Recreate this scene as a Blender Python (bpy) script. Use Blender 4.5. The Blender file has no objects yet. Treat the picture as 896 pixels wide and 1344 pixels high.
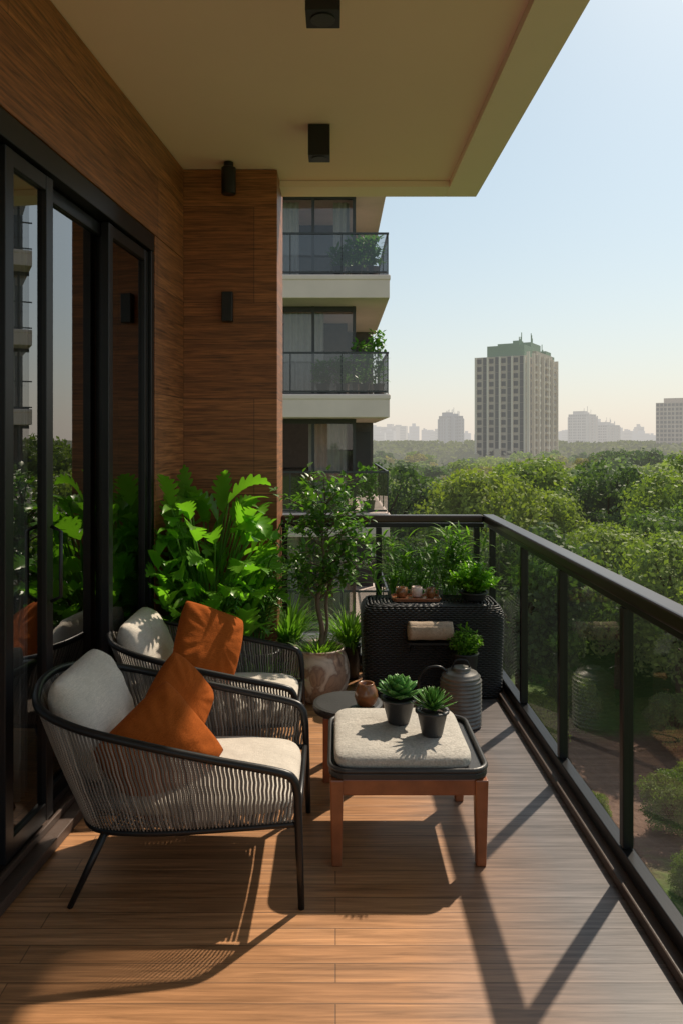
import bpy, math, random
import numpy as np
from mathutils import Vector, Matrix, noise
random.seed(7); rng=np.random.default_rng(7)
C=bpy.context.scene.collection
rad=math.radians
# ---------------------------------------------------------------- mesh helpers
class MB:
    def __init__(s): s.v=[];s.f=[];s.m=[]
    def add(s,vs,fs,mi=0):
        o=len(s.v); s.v+=[tuple(v) for v in vs]; s.f+=[tuple(i+o for i in f) for f in fs]; s.m+=[mi]*len(fs)
    def box(s,x0,x1,y0,y1,z0,z1,mi=0):
        s.add([(x0,y0,z0),(x1,y0,z0),(x1,y1,z0),(x0,y1,z0),(x0,y0,z1),(x1,y0,z1),(x1,y1,z1),(x0,y1,z1)],
              [(0,3,2,1),(4,5,6,7),(0,1,5,4),(1,2,6,5),(2,3,7,6),(3,0,4,7)],mi)
    def quad(s,a,b,c,d,mi=0): s.add([a,b,c,d],[(0,1,2,3)],mi)
    def tube(s,pts,r,n=8,closed=False,mi=0):
        pts=[Vector(p) for p in pts]; N=len(pts)
        rs=r if isinstance(r,(list,tuple)) else [r]*N
        T=[]
        for i in range(N):
            a=pts[(i-1)%N] if (closed or i>0) else pts[i]; b=pts[(i+1)%N] if (closed or i<N-1) else pts[i]
            t=(b-a); T.append(t.normalized() if t.length>1e-9 else Vector((0,0,1)))
        up=Vector((0,0,1)) if abs(T[0].z)<.9 else Vector((1,0,0))
        nrm=T[0].cross(up).normalized(); vs=[]
        for i in range(N):
            nrm=(nrm-T[i]*nrm.dot(T[i]))
            nrm=nrm.normalized() if nrm.length>1e-6 else T[i].orthogonal().normalized()
            b=T[i].cross(nrm)
            for k in range(n):
                a=2*math.pi*k/n; vs.append(pts[i]+(nrm*math.cos(a)+b*math.sin(a))*rs[i])
        fs=[]
        for i in range(N if closed else N-1):
            j=(i+1)%N
            for k in range(n):
                l=(k+1)%n; fs.append((i*n+k,i*n+l,j*n+l,j*n+k))
        if not closed:
            fs.append(tuple(range(n))[::-1]); fs.append(tuple((N-1)*n+k for k in range(n)))
        s.add(vs,fs,mi)
    def lathe(s,prof,c=(0,0,0),n=32,mi=0):
        vs=[];fs=[]
        for r,z in prof:
            for k in range(n):
                a=2*math.pi*k/n; vs.append((c[0]+r*math.cos(a),c[1]+r*math.sin(a),c[2]+z))
        for i in range(len(prof)-1):
            for k in range(n):
                l=(k+1)%n; fs.append((i*n+k,i*n+l,(i+1)*n+l,(i+1)*n+k))
        fs.append(tuple(range(n))[::-1]); m=len(prof)-1; fs.append(tuple(m*n+k for k in range(n)))
        s.add(vs,fs,mi)
    def rrect(s,x0,x1,y0,y1,z0,z1,r,seg=6,mi=0):
        ring=[]
        for cx,cy,a0 in((x1-r,y1-r,0),(x0+r,y1-r,90),(x0+r,y0+r,180),(x1-r,y0+r,270)):
            for k in range(seg+1):
                a=rad(a0+90*k/seg); ring.append((cx+r*math.cos(a),cy+r*math.sin(a)))
        n=len(ring); vs=[(x,y,z0) for x,y in ring]+[(x,y,z1) for x,y in ring]
        fs=[tuple(range(n))[::-1],tuple(range(n,2*n))]+[(k,(k+1)%n,n+(k+1)%n,n+k) for k in range(n)]
        s.add(vs,fs,mi)
def mkobj(name,mb,mats,parent=None,smooth=False,bevel=0,label=None,cat=None,kind=None,group=None,seg=2,sub=0):
    me=bpy.data.meshes.new(name); me.from_pydata(mb.v,[],mb.f)
    if not isinstance(mats,(list,tuple)): mats=[mats]
    for m in mats: me.materials.append(m)
    if len(mats)>1: me.polygons.foreach_set('material_index',mb.m)
    if smooth: me.polygons.foreach_set('use_smooth',[True]*len(me.polygons))
    me.update()
    return wrap(name,me,parent,bevel,label,cat,kind,group,seg,sub)
def wrap(name,me,parent=None,bevel=0,label=None,cat=None,kind=None,group=None,seg=2,sub=0):
    o=bpy.data.objects.new(name,me); C.objects.link(o)
    if parent: o.parent=parent
    if bevel:
        b=o.modifiers.new('b','BEVEL'); b.width=bevel; b.segments=seg; b.limit_method='ANGLE'; b.angle_limit=rad(40)
    if sub:
        m=o.modifiers.new('s','SUBSURF'); m.levels=sub; m.render_levels=sub
    if label: o['label']=label
    if cat: o['category']=cat
    if kind: o['kind']=kind
    if group: o['group']=group
    return o
def top(name,label,cat,loc=(0,0,0),rot=0,group=None,scale=1):
    o=bpy.data.objects.new(name,None); C.objects.link(o); o.empty_display_size=.1
    o.location=loc; o.rotation_euler=(0,0,rot); o.scale=(scale,)*3
    o['label']=label; o['category']=cat
    if group: o['group']=group
    return o
def catmull(pts,n=8,closed=False):
    P=[Vector(p) for p in pts]; N=len(P); out=[]
    rngi=range(N if closed else N-1)
    for i in rngi:
        p1=P[i];p2=P[(i+1)%N]
        p0=P[(i-1)%N] if (closed or i>0) else p1*2-p2
        p3=P[(i+2)%N] if (closed or i<N-2) else p2*2-p1
        for k in range(n):
            t=k/n; out.append(.5*((2*p1)+(p2-p0)*t+(2*p0-5*p1+4*p2-p3)*t*t+(3*p1-p0-3*p2+p3)*t**3))
    if not closed: out.append(P[-1])
    return out
def resample(pts,m):
    pts=[Vector(p) for p in pts]; L=[0]
    for a,b in zip(pts,pts[1:]): L.append(L[-1]+(b-a).length)
    out=[];j=0
    for i in range(m):
        t=L[-1]*i/(m-1)
        while j<len(L)-2 and L[j+1]<t: j+=1
        s=(t-L[j])/max(L[j+1]-L[j],1e-9); out.append(pts[j].lerp(pts[j+1],s))
    return out
# ---------------------------------------------------------------- materials
def nt_new(name):
    m=bpy.data.materials.new(name); m.use_nodes=True; nt=m.node_tree; nt.nodes.clear()
    out=nt.nodes.new('ShaderNodeOutputMaterial'); return m,nt,out
def nd(nt,t,ins={},**props):
    n=nt.nodes.new(t)
    for k,v in props.items(): setattr(n,k,v)
    for k,v in ins.items():
        if isinstance(v,bpy.types.NodeSocket): nt.links.new(v,n.inputs[k])
        else: n.inputs[k].default_value=v
    return n
def c4(c): return (c[0],c[1],c[2],1)
def mixc(nt,f,a,b,bt='MIX'):
    n=nt.nodes.new('ShaderNodeMix'); n.data_type='RGBA'; n.blend_type=bt
    for i,v in((0,f),(6,a),(7,b)):
        if isinstance(v,bpy.types.NodeSocket): nt.links.new(v,n.inputs[i])
        else: n.inputs[i].default_value=v if i==0 else (c4(v) if len(v)==3 else v)
    return n.outputs[2]
def mth(nt,op,a,b=0.0,c=0.0):
    n=nt.nodes.new('ShaderNodeMath'); n.operation=op
    for i,v in enumerate((a,b,c)):
        if isinstance(v,bpy.types.NodeSocket): nt.links.new(v,n.inputs[i])
        else: n.inputs[i].default_value=v
    return n.outputs[0]
def objco(nt): return nd(nt,'ShaderNodeTexCoord').outputs['Object']
def pbr(name,col,rough=.5,metal=0,var=.15,vs=8,bump=0,bs=80,coat=0,spec=.5):
    m,nt,out=nt_new(name); co=objco(nt)
    n=nd(nt,'ShaderNodeTexNoise',{'Vector':co,'Scale':vs,'Detail':5})
    c=mixc(nt,n.outputs[0],[x*(1-var*2) for x in col],[min(1,x*(1+var*2)) for x in col])
    p=nd(nt,'ShaderNodeBsdfPrincipled',{'Base Color':c,'Roughness':rough,'Metallic':metal,'Coat Weight':coat,'Specular IOR Level':spec})
    if bump:
        b=nd(nt,'ShaderNodeTexNoise',{'Vector':co,'Scale':bs,'Detail':4})
        bb=nd(nt,'ShaderNodeBump',{'Height':b.outputs[0],'Strength':bump,'Distance':.004})
        nt.links.new(bb.outputs[0],p.inputs['Normal'])
    nt.links.new(p.outputs[0],out.inputs[0]); return m
def fabric(name,col,sc=260,var=.12,sheen=.15,slub=.62):
    m,nt,out=nt_new(name); co=objco(nt)
    w1=nd(nt,'ShaderNodeTexNoise',{'Vector':co,'Scale':sc,'Detail':2})
    w2=nd(nt,'ShaderNodeTexNoise',{'Vector':co,'Scale':9,'Detail':3})
    mp=nd(nt,'ShaderNodeMapping',{'Vector':co,'Scale':(30,220,30)})
    w3=nd(nt,'ShaderNodeTexNoise',{'Vector':mp.outputs[0],'Scale':1.0,'Detail':3})
    f=mth(nt,'ADD',mth(nt,'MULTIPLY',w1.outputs[0],.6),mth(nt,'MULTIPLY',w3.outputs[0],.4))
    c=mixc(nt,nd(nt,'ShaderNodeMapRange',{'Value':f,'From Min':.35,'From Max':.65}).outputs[0],[x*slub for x in col],[min(1,x*1.25) for x in col])
    c=mixc(nt,w2.outputs[0],c,[x*.7 for x in col])
    h=mth(nt,'ADD',mth(nt,'MULTIPLY',f,.8),mth(nt,'MULTIPLY',w2.outputs[0],3.))
    b=nd(nt,'ShaderNodeBump',{'Height':h,'Strength':.7,'Distance':.005})
    p=nd(nt,'ShaderNodeBsdfPrincipled',{'Base Color':c,'Roughness':.95,'Sheen Weight':sheen,'Sheen Tint':c4(col),'Normal':b.outputs[0],'Specular IOR Level':.1})
    nt.links.new(p.outputs[0],out.inputs[0]); return m
def planks(name,c1,c2,mode,roww,brickw,rough,grain=1.0,mortar=.003,gcol=.45,seam=.8,gtop=1.25):
    m,nt,out=nt_new(name); co=objco(nt)
    s=nd(nt,'ShaderNodeSeparateXYZ',{0:co})
    if mode=='floor': u,v,w=s.outputs[0],s.outputs[1],s.outputs[2]
    else: u,v,w=mth(nt,'ADD',s.outputs[0],s.outputs[1]),s.outputs[2],0.0
    uv=nd(nt,'ShaderNodeCombineXYZ',{0:u,1:v,2:w})
    br=nd(nt,'ShaderNodeTexBrick',{'Vector':uv.outputs[0],'Color1':c4((0,0,0)),'Color2':c4((1,1,1)),'Mortar':c4((.5,.5,.5)),'Scale':1.0,'Mortar Size':mortar,'Mortar Smooth':.2,'Bias':0.0,'Brick Width':brickw,'Row Height':roww},offset=.37,squash=1.0)
    row=mth(nt,'FLOOR',mth(nt,'DIVIDE',v,roww))
    gv=nd(nt,'ShaderNodeCombineXYZ',{0:mth(nt,'ADD',mth(nt,'MULTIPLY',u,1.6*grain),mth(nt,'MULTIPLY',row,7.3)),1:mth(nt,'MULTIPLY',v,34*grain),2:row})
    g=nd(nt,'ShaderNodeTexNoise',{'Vector':gv.outputs[0],'Scale':2.0,'Detail':8,'Roughness':.65,'Distortion':.6})
    g2=nd(nt,'ShaderNodeTexNoise',{'Vector':gv.outputs[0],'Scale':.5,'Detail':3})
    base=mixc(nt,br.outputs[0],c1,c2)
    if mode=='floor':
        shade_noise=nd(nt,'ShaderNodeTexNoise',{'Vector':co,'Scale':1.3,'Detail':4})
        shade_fac=nd(nt,'ShaderNodeMapRange',{'Value':mth(nt,'ADD',u,mth(nt,'MULTIPLY',shade_noise.outputs[0],.35)),'From Min':.42,'From Max':1.0,'To Min':0,'To Max':.88}).outputs[0]
        base=mixc(nt,shade_fac,base,(.165,.160,.168))  # cool shade along the railing side, painted into the board colour
    ramp=nd(nt,'ShaderNodeMapRange',{'Value':g.outputs[0],'From Min':.32,'From Max':.68,'To Min':gcol,'To Max':gtop})
    base=mixc(nt,1.0,base,nd(nt,'ShaderNodeCombineXYZ',{0:ramp.outputs[0],1:ramp.outputs[0],2:ramp.outputs[0]}).outputs[0],'MULTIPLY')
    r2=nd(nt,'ShaderNodeMapRange',{'Value':g2.outputs[0],'From Min':.3,'From Max':.7,'To Min':.75,'To Max':1.2})
    base=mixc(nt,1.0,base,nd(nt,'ShaderNodeCombineXYZ',{0:r2.outputs[0],1:r2.outputs[0],2:r2.outputs[0]}).outputs[0],'MULTIPLY')
    base=mixc(nt,mth(nt,'MULTIPLY',br.outputs[1],seam),base,(.02,.012,.008))
    h=mth(nt,'SUBTRACT',mth(nt,'MULTIPLY',g.outputs[0],.25),br.outputs[1])
    b=nd(nt,'ShaderNodeBump',{'Height':h,'Strength':.35,'Distance':.003})
    rr=nd(nt,'ShaderNodeMapRange',{'Value':g.outputs[0],'To Min':rough-.08,'To Max':rough+.12})
    p=nd(nt,'ShaderNodeBsdfPrincipled',{'Base Color':base,'Roughness':rr.outputs[0],'Normal':b.outputs[0]})
    nt.links.new(p.outputs[0],out.inputs[0]); return m
def glassm(name,tint,f0=.04,rough=0.0,gl=(1,1,1),k=1.0):
    m,nt,out=nt_new(name); g=nd(nt,'ShaderNodeNewGeometry')
    dt=nt.nodes.new('ShaderNodeVectorMath'); dt.operation='DOT_PRODUCT'
    nt.links.new(g.outputs['Incoming'],dt.inputs[0]); nt.links.new(g.outputs['Normal'],dt.inputs[1])
    f=mth(nt,'POWER',mth(nt,'SUBTRACT',1.0,mth(nt,'ABSOLUTE',dt.outputs['Value'])),5.0)
    f=mth(nt,'ADD',mth(nt,'MULTIPLY',f,(1-f0)*k),f0)
    t=nd(nt,'ShaderNodeBsdfTransparent',{'Color':c4(tint)}); gg=nd(nt,'ShaderNodeBsdfGlossy',{'Color':c4(gl),'Roughness':rough})
    mx=nd(nt,'ShaderNodeMixShader',{0:f,1:t.outputs[0],2:gg.outputs[0]}); nt.links.new(mx.outputs[0],out.inputs[0]); return m
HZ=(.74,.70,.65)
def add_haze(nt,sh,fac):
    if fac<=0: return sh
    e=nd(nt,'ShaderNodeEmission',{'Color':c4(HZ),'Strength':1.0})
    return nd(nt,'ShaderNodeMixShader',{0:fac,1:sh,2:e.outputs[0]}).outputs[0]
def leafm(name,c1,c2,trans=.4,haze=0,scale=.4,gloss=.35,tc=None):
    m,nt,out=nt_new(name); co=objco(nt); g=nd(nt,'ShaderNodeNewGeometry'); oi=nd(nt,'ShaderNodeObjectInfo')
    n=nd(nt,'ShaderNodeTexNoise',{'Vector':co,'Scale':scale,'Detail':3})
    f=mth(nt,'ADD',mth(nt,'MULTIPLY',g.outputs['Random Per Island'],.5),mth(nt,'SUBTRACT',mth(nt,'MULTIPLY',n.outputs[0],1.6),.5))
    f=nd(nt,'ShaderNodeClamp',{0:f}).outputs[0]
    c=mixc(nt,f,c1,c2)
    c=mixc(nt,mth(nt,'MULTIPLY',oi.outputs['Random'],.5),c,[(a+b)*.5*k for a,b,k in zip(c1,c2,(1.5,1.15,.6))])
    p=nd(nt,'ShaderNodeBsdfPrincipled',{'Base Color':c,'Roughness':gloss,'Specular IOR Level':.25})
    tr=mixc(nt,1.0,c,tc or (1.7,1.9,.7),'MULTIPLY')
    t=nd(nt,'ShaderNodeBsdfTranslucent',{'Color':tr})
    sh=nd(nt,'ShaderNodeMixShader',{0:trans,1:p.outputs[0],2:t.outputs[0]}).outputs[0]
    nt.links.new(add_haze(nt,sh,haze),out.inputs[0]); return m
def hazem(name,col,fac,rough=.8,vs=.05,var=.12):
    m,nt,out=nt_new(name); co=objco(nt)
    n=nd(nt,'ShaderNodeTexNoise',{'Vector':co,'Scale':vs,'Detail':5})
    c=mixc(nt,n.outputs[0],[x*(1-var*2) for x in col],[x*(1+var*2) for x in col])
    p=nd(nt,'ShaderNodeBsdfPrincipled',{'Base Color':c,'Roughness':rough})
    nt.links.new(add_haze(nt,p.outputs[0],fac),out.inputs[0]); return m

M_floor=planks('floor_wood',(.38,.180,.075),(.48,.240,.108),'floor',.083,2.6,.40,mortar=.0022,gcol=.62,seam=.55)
M_wood=planks('wall_wood',(.29,.100,.034),(.38,.140,.050),'wall',.62,2.7,.48,grain=1.25,mortar=.002,gcol=.35,gtop=1.35)
M_ceil=pbr('ceiling_plaster',(.92,.66,.57),.9,var=.02,vs=2,bump=.2,bs=200)
M_ceil2=pbr('ceiling_border_plaster',(.93,.73,.65),.85,var=.02,vs=2,bump=.2,bs=200)
M_black=pbr('black_metal',(.014,.014,.015),.38,.2,var=.1)
M_frame=pbr('door_frame_metal',(.018,.018,.020),.32,.4,var=.1)
M_bronze=pbr('bronze_rail',(.065,.045,.037),.28,.7,var=.1)
M_curb=pbr('dark_curb',(.085,.055,.042),.45,var=.2,bump=.3)
M_glass=glassm('railing_glass',(.76,.77,.77),.04,k=.7)
M_dglass=glassm('door_glass',(.30,.31,.32),.24)
M_cream=fabric('cream_fabric',(.72,.65,.56),slub=.75)
M_towel=fabric('blanket_fabric',(.52,.40,.30),sc=120)
M_ott=fabric('speckled_fabric',(.60,.56,.50),sc=130,slub=.55)
M_rust=fabric('rust_fabric',(.42,.100,.016),slub=.6)
M_leg=pbr('red_wood',(.30,.095,.035),.35,var=.25,vs=14,bump=.2,bs=60,coat=.3)
M_dark=pbr('slate_tray',(.035,.033,.033),.4,var=.2,bump=.2)
M_pot=pbr('black_pot',(.04,.04,.042),.45,var=.15,bump=.2)
M_soil=pbr('soil',(.035,.022,.014),.95,var=.3,bump=1)
M_wick=pbr('black_wicker',(.022,.020,.019),.45,var=.3,vs=40)
M_trunk=pbr('bark',(.15,.11,.075),.9,var=.3,vs=10,bump=1,bs=30)
M_vase=pbr('brown_glaze',(.24,.10,.04),.25,var=.3,vs=20,coat=.4)
M_can=pbr('ribbed_metal',(.20,.185,.17),.42,.4,var=.25,vs=20)
M_plastw=pbr('beige_concrete',(.76,.60,.53),.85,var=.08,vs=1)
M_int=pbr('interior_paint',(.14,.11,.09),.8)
M_curt=pbr('curtain',(.72,.69,.65),.9,var=.05)
M_green1=leafm('bright_leaf',(.085,.23,.02),(.18,.40,.04),.45,scale=3,gloss=.3)
M_green2=leafm('dark_leaf',(.045,.125,.025),(.10,.23,.05),.38,scale=5,gloss=.35)
M_green3=leafm('grass_leaf',(.07,.18,.025),(.17,.33,.05),.45,scale=5,gloss=.4)
M_succ=leafm('succulent_leaf',(.06,.18,.05),(.13,.30,.07),.2,scale=20,gloss=.35)
def ropem():
    m,nt,out=nt_new('rope'); co=objco(nt); g=nd(nt,'ShaderNodeNewGeometry')
    s=nd(nt,'ShaderNodeSeparateXYZ',{0:co})
    w=mth(nt,'SINE',mth(nt,'ADD',mth(nt,'MULTIPLY',s.outputs[2],900),mth(nt,'MULTIPLY',mth(nt,'ADD',s.outputs[0],s.outputs[1]),500)))
    c=mixc(nt,g.outputs['Random Per Island'],(.13,.12,.11),(.42,.38,.33))
    c=mixc(nt,mth(nt,'MULTIPLY',mth(nt,'ADD',w,1.0),.2),c,(.07,.06,.055))
    b=nd(nt,'ShaderNodeBump',{'Height':w,'Strength':.4,'Distance':.002})
    p=nd(nt,'ShaderNodeBsdfPrincipled',{'Base Color':c,'Roughness':.85,'Normal':b.outputs[0]})
    nt.links.new(p.outputs[0],out.inputs[0]); return m
M_rope=ropem()
def stonem():
    m,nt,out=nt_new('marbled_stone'); co=objco(nt)
    n=nd(nt,'ShaderNodeTexNoise',{'Vector':co,'Scale':5,'Detail':7,'Distortion':2.0})
    r=nt.nodes.new('ShaderNodeValToRGB'); nt.links.new(n.outputs[0],r.inputs[0])
    e=r.color_ramp.elements; e[0].position=.3; e[0].color=(.18,.10,.07,1); e[1].position=.62; e[1].color=(.66,.54,.43,1)
    a=e.new(.42); a.color=(.42,.27,.18,1); a=e.new(.48); a.color=(.27,.17,.12,1); a=e.new(.54); a.color=(.54,.43,.34,1)
    p=nd(nt,'ShaderNodeBsdfPrincipled',{'Base Color':r.outputs[0],'Roughness':.5})
    nt.links.new(p.outputs[0],out.inputs[0]); return m
M_stone=stonem()

# ---------------------------------------------------------------- world / sun / camera
S=Vector((.56,.74,1.0)).normalized()
sc=bpy.context.scene
w=bpy.data.worlds.new('World'); sc.world=w; w.use_nodes=True
nt=w.node_tree; bg=nt.nodes['Background']
sky=nt.nodes.new('ShaderNodeTexSky'); sky.sky_type='NISHITA'; sky.sun_disc=False
sky.sun_elevation=math.asin(S.z); sky.sun_rotation=math.atan2(S.x,S.y)
sky.air_density=1.0; sky.dust_density=1.0; sky.ozone_density=1.0
tc=nd(nt,'ShaderNodeTexCoord'); sp=nd(nt,'ShaderNodeSeparateXYZ',{0:tc.outputs['Generated']})
zz=nd(nt,'ShaderNodeClamp',{0:sp.outputs[2]}).outputs[0]
hf=mth(nt,'ADD',mth(nt,'MULTIPLY',mth(nt,'POWER',mth(nt,'SUBTRACT',1.0,zz),5.0),.48),.44)
hcol=mixc(nt,mth(nt,'POWER',mth(nt,'SUBTRACT',1.0,zz),6.0),(3.7,4.5,4.9),(5.7,5.1,4.5))
scol=mixc(nt,hf,mixc(nt,1.0,sky.outputs[0],(1.0,1.0,.88),'MULTIPLY'),hcol)
nt.links.new(scol,bg.inputs[0]); bg.inputs[1].default_value=.150
L=bpy.data.lights.new('sun','SUN'); L.energy=5.0; L.angle=rad(.9); L.color=(1,.87,.70)
lo=bpy.data.objects.new('sun',L); C.objects.link(lo); lo.rotation_euler=(-S).to_track_quat('-Z','Y').to_euler(); lo.location=(20,10,25)
cd=bpy.data.cameras.new('camera'); cam=bpy.data.objects.new('camera',cd); C.objects.link(cam)
cam.location=(0,0,1.6); cam.rotation_euler=(rad(90),0,0); cd.sensor_width=36; cd.sensor_fit='AUTO'
cd.lens=36*1000/1344; cd.shift_y=-96/1344; cd.shift_x=8/1344; cd.clip_start=.05; cd.clip_end=8000
sc.camera=cam
sc.view_settings.view_transform='Standard'; sc.view_settings.look='None'; sc.view_settings.exposure=0

# ---------------------------------------------------------------- balcony shell
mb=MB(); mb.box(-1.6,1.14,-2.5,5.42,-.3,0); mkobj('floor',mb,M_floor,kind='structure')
mb=MB(); mb.box(-1.65,.99,-2.5,5.36,3.345,3.6,0)
mb.box(.77,.985,-2.5,5.35,3.30,3.342,1); mb.box(-.374,.768,5.14,5.35,3.30,3.342,1); mb.box(-1.4,-1.02+.0,-2.5,2.0,3.318,3.342,1)
mkobj('ceiling',mb,[M_ceil,M_ceil2],kind='structure')
WA=math.atan(.08)
wall=top('wall','wood clad wall with a deep beam over the sliding door','wall',(-1.37,0,0),-WA)
mb=MB(); mb.box(-.3,0,-2.5,4.93,2.76,3.34); mb.box(-.3,0,4.35,4.93,0.002,2.757); mb.box(-.3,0,-2.5,-.3,0.002,2.757)
mkobj('cladding',mb,M_wood,wall,bevel=.003)
mb=MB(); mb.box(-1.06,-.375,4.925,5.44,0.002,3.34)
o=mkobj('pillar',mb,M_wood,bevel=.004,label='wood clad pillar with horizontal grain at the end of the balcony',cat='pillar')
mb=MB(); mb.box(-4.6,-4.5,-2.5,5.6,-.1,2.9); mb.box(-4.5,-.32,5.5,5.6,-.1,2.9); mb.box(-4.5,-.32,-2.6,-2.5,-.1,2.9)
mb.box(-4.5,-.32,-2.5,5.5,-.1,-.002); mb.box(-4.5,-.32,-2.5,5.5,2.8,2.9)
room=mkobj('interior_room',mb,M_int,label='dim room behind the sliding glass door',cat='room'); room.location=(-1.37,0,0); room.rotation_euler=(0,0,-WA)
mb=MB(); n=120
vs=[];fs=[]
for i in range(n):
    y=2.75+.65*i/(n-1); x=-.30+.03*math.sin(i*.75)+.01*math.sin(i*.31)
    vs+=[(x,y,.02),(x,y,2.6)]
for i in range(n-1): fs.append((2*i,2*i+2,2*i+3,2*i+1))
mb.add(vs,fs); o=mkobj('curtain',mb,M_curt,smooth=True,label='grey pleated curtain hanging behind the door glass',cat='curtain'); o.location=(-1.37,0,0); o.rotation_euler=(0,0,-WA)
# sliding door
door=top('sliding_door','black framed sliding glass door with tall panels','sliding door',(-1.37,0,0),-WA)
mb=MB(); mb.box(-.2,-.004,-.3,4.345,2.66,2.757); mkobj('head_frame',mb,M_frame,door,bevel=.004)
mb=MB(); mb.box(-.2,.05,-.3,4.345,0.002,.045); mb.box(-.02,-.005,-.3,4.345,.047,.075); mb.box(-.09,-.075,-.3,4.345,.047,.075); mkobj('sill_track',mb,M_curb,door,bevel=.003)
mb=MB(); mb.box(-.2,-.004,4.295,4.345,.047,2.658); mkobj('jamb',mb,M_frame,door,bevel=.003)
pans=[(3.70,4.29,-.04,.055),(3.12,3.80,-.085,.055),(2.72,3.10,-.04,.06),(1.75,2.79,-.085,.06),(.9,1.85,-.04,.06),(-.1,1.0,-.085,.06)]
for y0,y1,x,st in pans:
    mb=MB()
    mb.box(x-.02,x+.02,y0,y0+st,.08,2.65); mb.box(x-.02,x+.02,y1-st,y1,.08,2.65)
    mb.box(x-.018,x+.018,y0+st,y1-st,.08,.15); mb.box(x-.018,x+.018,y0+st,y1-st,2.59,2.65)
    p=mkobj('door_panel',mb,M_frame,door,bevel=.003)
    mb=MB(); mb.quad((x,y0+st-.01,.14),(x,y1-st+.01,.14),(x,y1-st+.01,2.60),(x,y0+st-.01,2.60)); mkobj('glass',mb,M_dglass,p)
mb=MB(); mb.tube([(-.01,3.06,.95),(.03,3.06,.97),(.03,3.06,1.23),(-.01,3.06,1.25)],.008); mkobj('handle',mb,M_black,door,smooth=True)
# lights
def ceil_light(x,y,s,z0,lab):
    t=top('ceiling_light',lab,'ceiling light',(x,y,3.34))
    mb=MB(); h=z0-3.34
    mb.box(-s/2,s/2,-s/2,s/2,h,0); mkobj('housing',mb,M_black,t,bevel=.003)
    mb=MB(); mb.lathe([(s*.3,h-.004),(s*.36,h-.004),(s*.36,h-.001),(s*.3,h-.001)],n=24); mkobj('lens_ring',mb,M_dark,t,smooth=False)
ceil_light(-.045,2.78,.125,3.13,'black square surface mounted downlight on the beige ceiling')
ceil_light(-.09,4.27,.12,3.17,'black square surface mounted downlight on the beige ceiling')
t=top('spotlight','small black cylinder spotlight mounted under the ceiling by the pillar','spotlight',(-.67,4.8,3.34))
mb=MB(); mb.lathe([(.03,-.03),(.03,0)],n=20); mkobj('mount',mb,M_black,t)
mb=MB(); mb.lathe([(.04,-.2),(.046,-.195),(.046,-.035),(.04,-.03)],n=24); mkobj('lamp_head',mb,M_black,t,smooth=False)
t=top('wall_light','black box wall light fixed to the wood pillar','wall light',(-.69,4.925,2.35))
mb=MB(); mb.box(-.035,.035,-.07,-.015,0,.19); mkobj('housing',mb,M_black,t,bevel=.004)
mb=MB(); mb.box(-.025,.025,-.014,-.001,.04,.15); mkobj('bracket',mb,M_dark,t)

# ---------------------------------------------------------------- railings
RX=1.07
r=top('glass_railing','glass balustrade with bronze handrail along the balcony edge','railing',(RX,0,0))
mb=MB(); mb.box(-.045,.04,-2.5,5.345,1.018,1.072); mkobj('handrail',mb,M_bronze,r,bevel=.012,seg=3)
mb=MB(); mb.box(-.02,.02,-2.5,5.28,.985,1.014); mkobj('top_channel',mb,M_frame,r,bevel=.004)
mb=MB(); mb.box(-.028,.022,-2.5,5.28,.042,.10); mkobj('base_rail',mb,M_frame,r,bevel=.004)
mb=MB(); mb.box(-.07,.065,-2.5,5.36,.002,.04); mkobj('curb',mb,M_curb,r,bevel=.006)
ys=[5.2,4.33,3.59,2.80,2.0,1.2,.4,-.4,-1.2,-2.0]
for y in ys:
    mb=MB(); mb.box(-.022,.018,y-.018,y+.018,.102,.983); mkobj('post',mb,M_frame,r,bevel=.003)
for a,b in zip(ys[1:],ys[:-1]):
    mb=MB(); mb.quad((0,a+.018,.099),(0,b-.018,.099),(0,b-.018,.986),(0,a+.018,.986)); mkobj('glass_panel',mb,M_glass,r)
r=top('glass_railing','glass balustrade with bronze handrail across the balcony end','railing',(0,5.31,0))
mb=MB(); mb.box(-.373,1.024,-.035,.035,1.018,1.07); mkobj('handrail',mb,M_bronze,r,bevel=.012,seg=3)
mb=MB(); mb.box(-.373,1.03,-.02,.02,.985,1.014); mkobj('top_channel',mb,M_frame,r,bevel=.004)
mb=MB(); mb.box(-.373,1.04,-.025,.025,.042,.10); mkobj('base_rail',mb,M_frame,r,bevel=.004)
mb=MB(); mb.box(-.373,.995,-.06,.05,.002,.04); mkobj('curb',mb,M_curb,r,bevel=.006)
xs=[-.35,.30,.98]
for x in xs:
    mb=MB(); mb.box(x-.02,x+.02,-.02,.018,.102,.983); mkobj('post',mb,M_frame,r,bevel=.003)
for a,b in zip(xs[:-1],xs[1:]):
    mb=MB(); mb.quad((a+.02,0,.099),(b-.02,0,.099),(b-.02,0,.986),(a+.02,0,.986)); mkobj('glass_panel',mb,M_glass,r)

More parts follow.
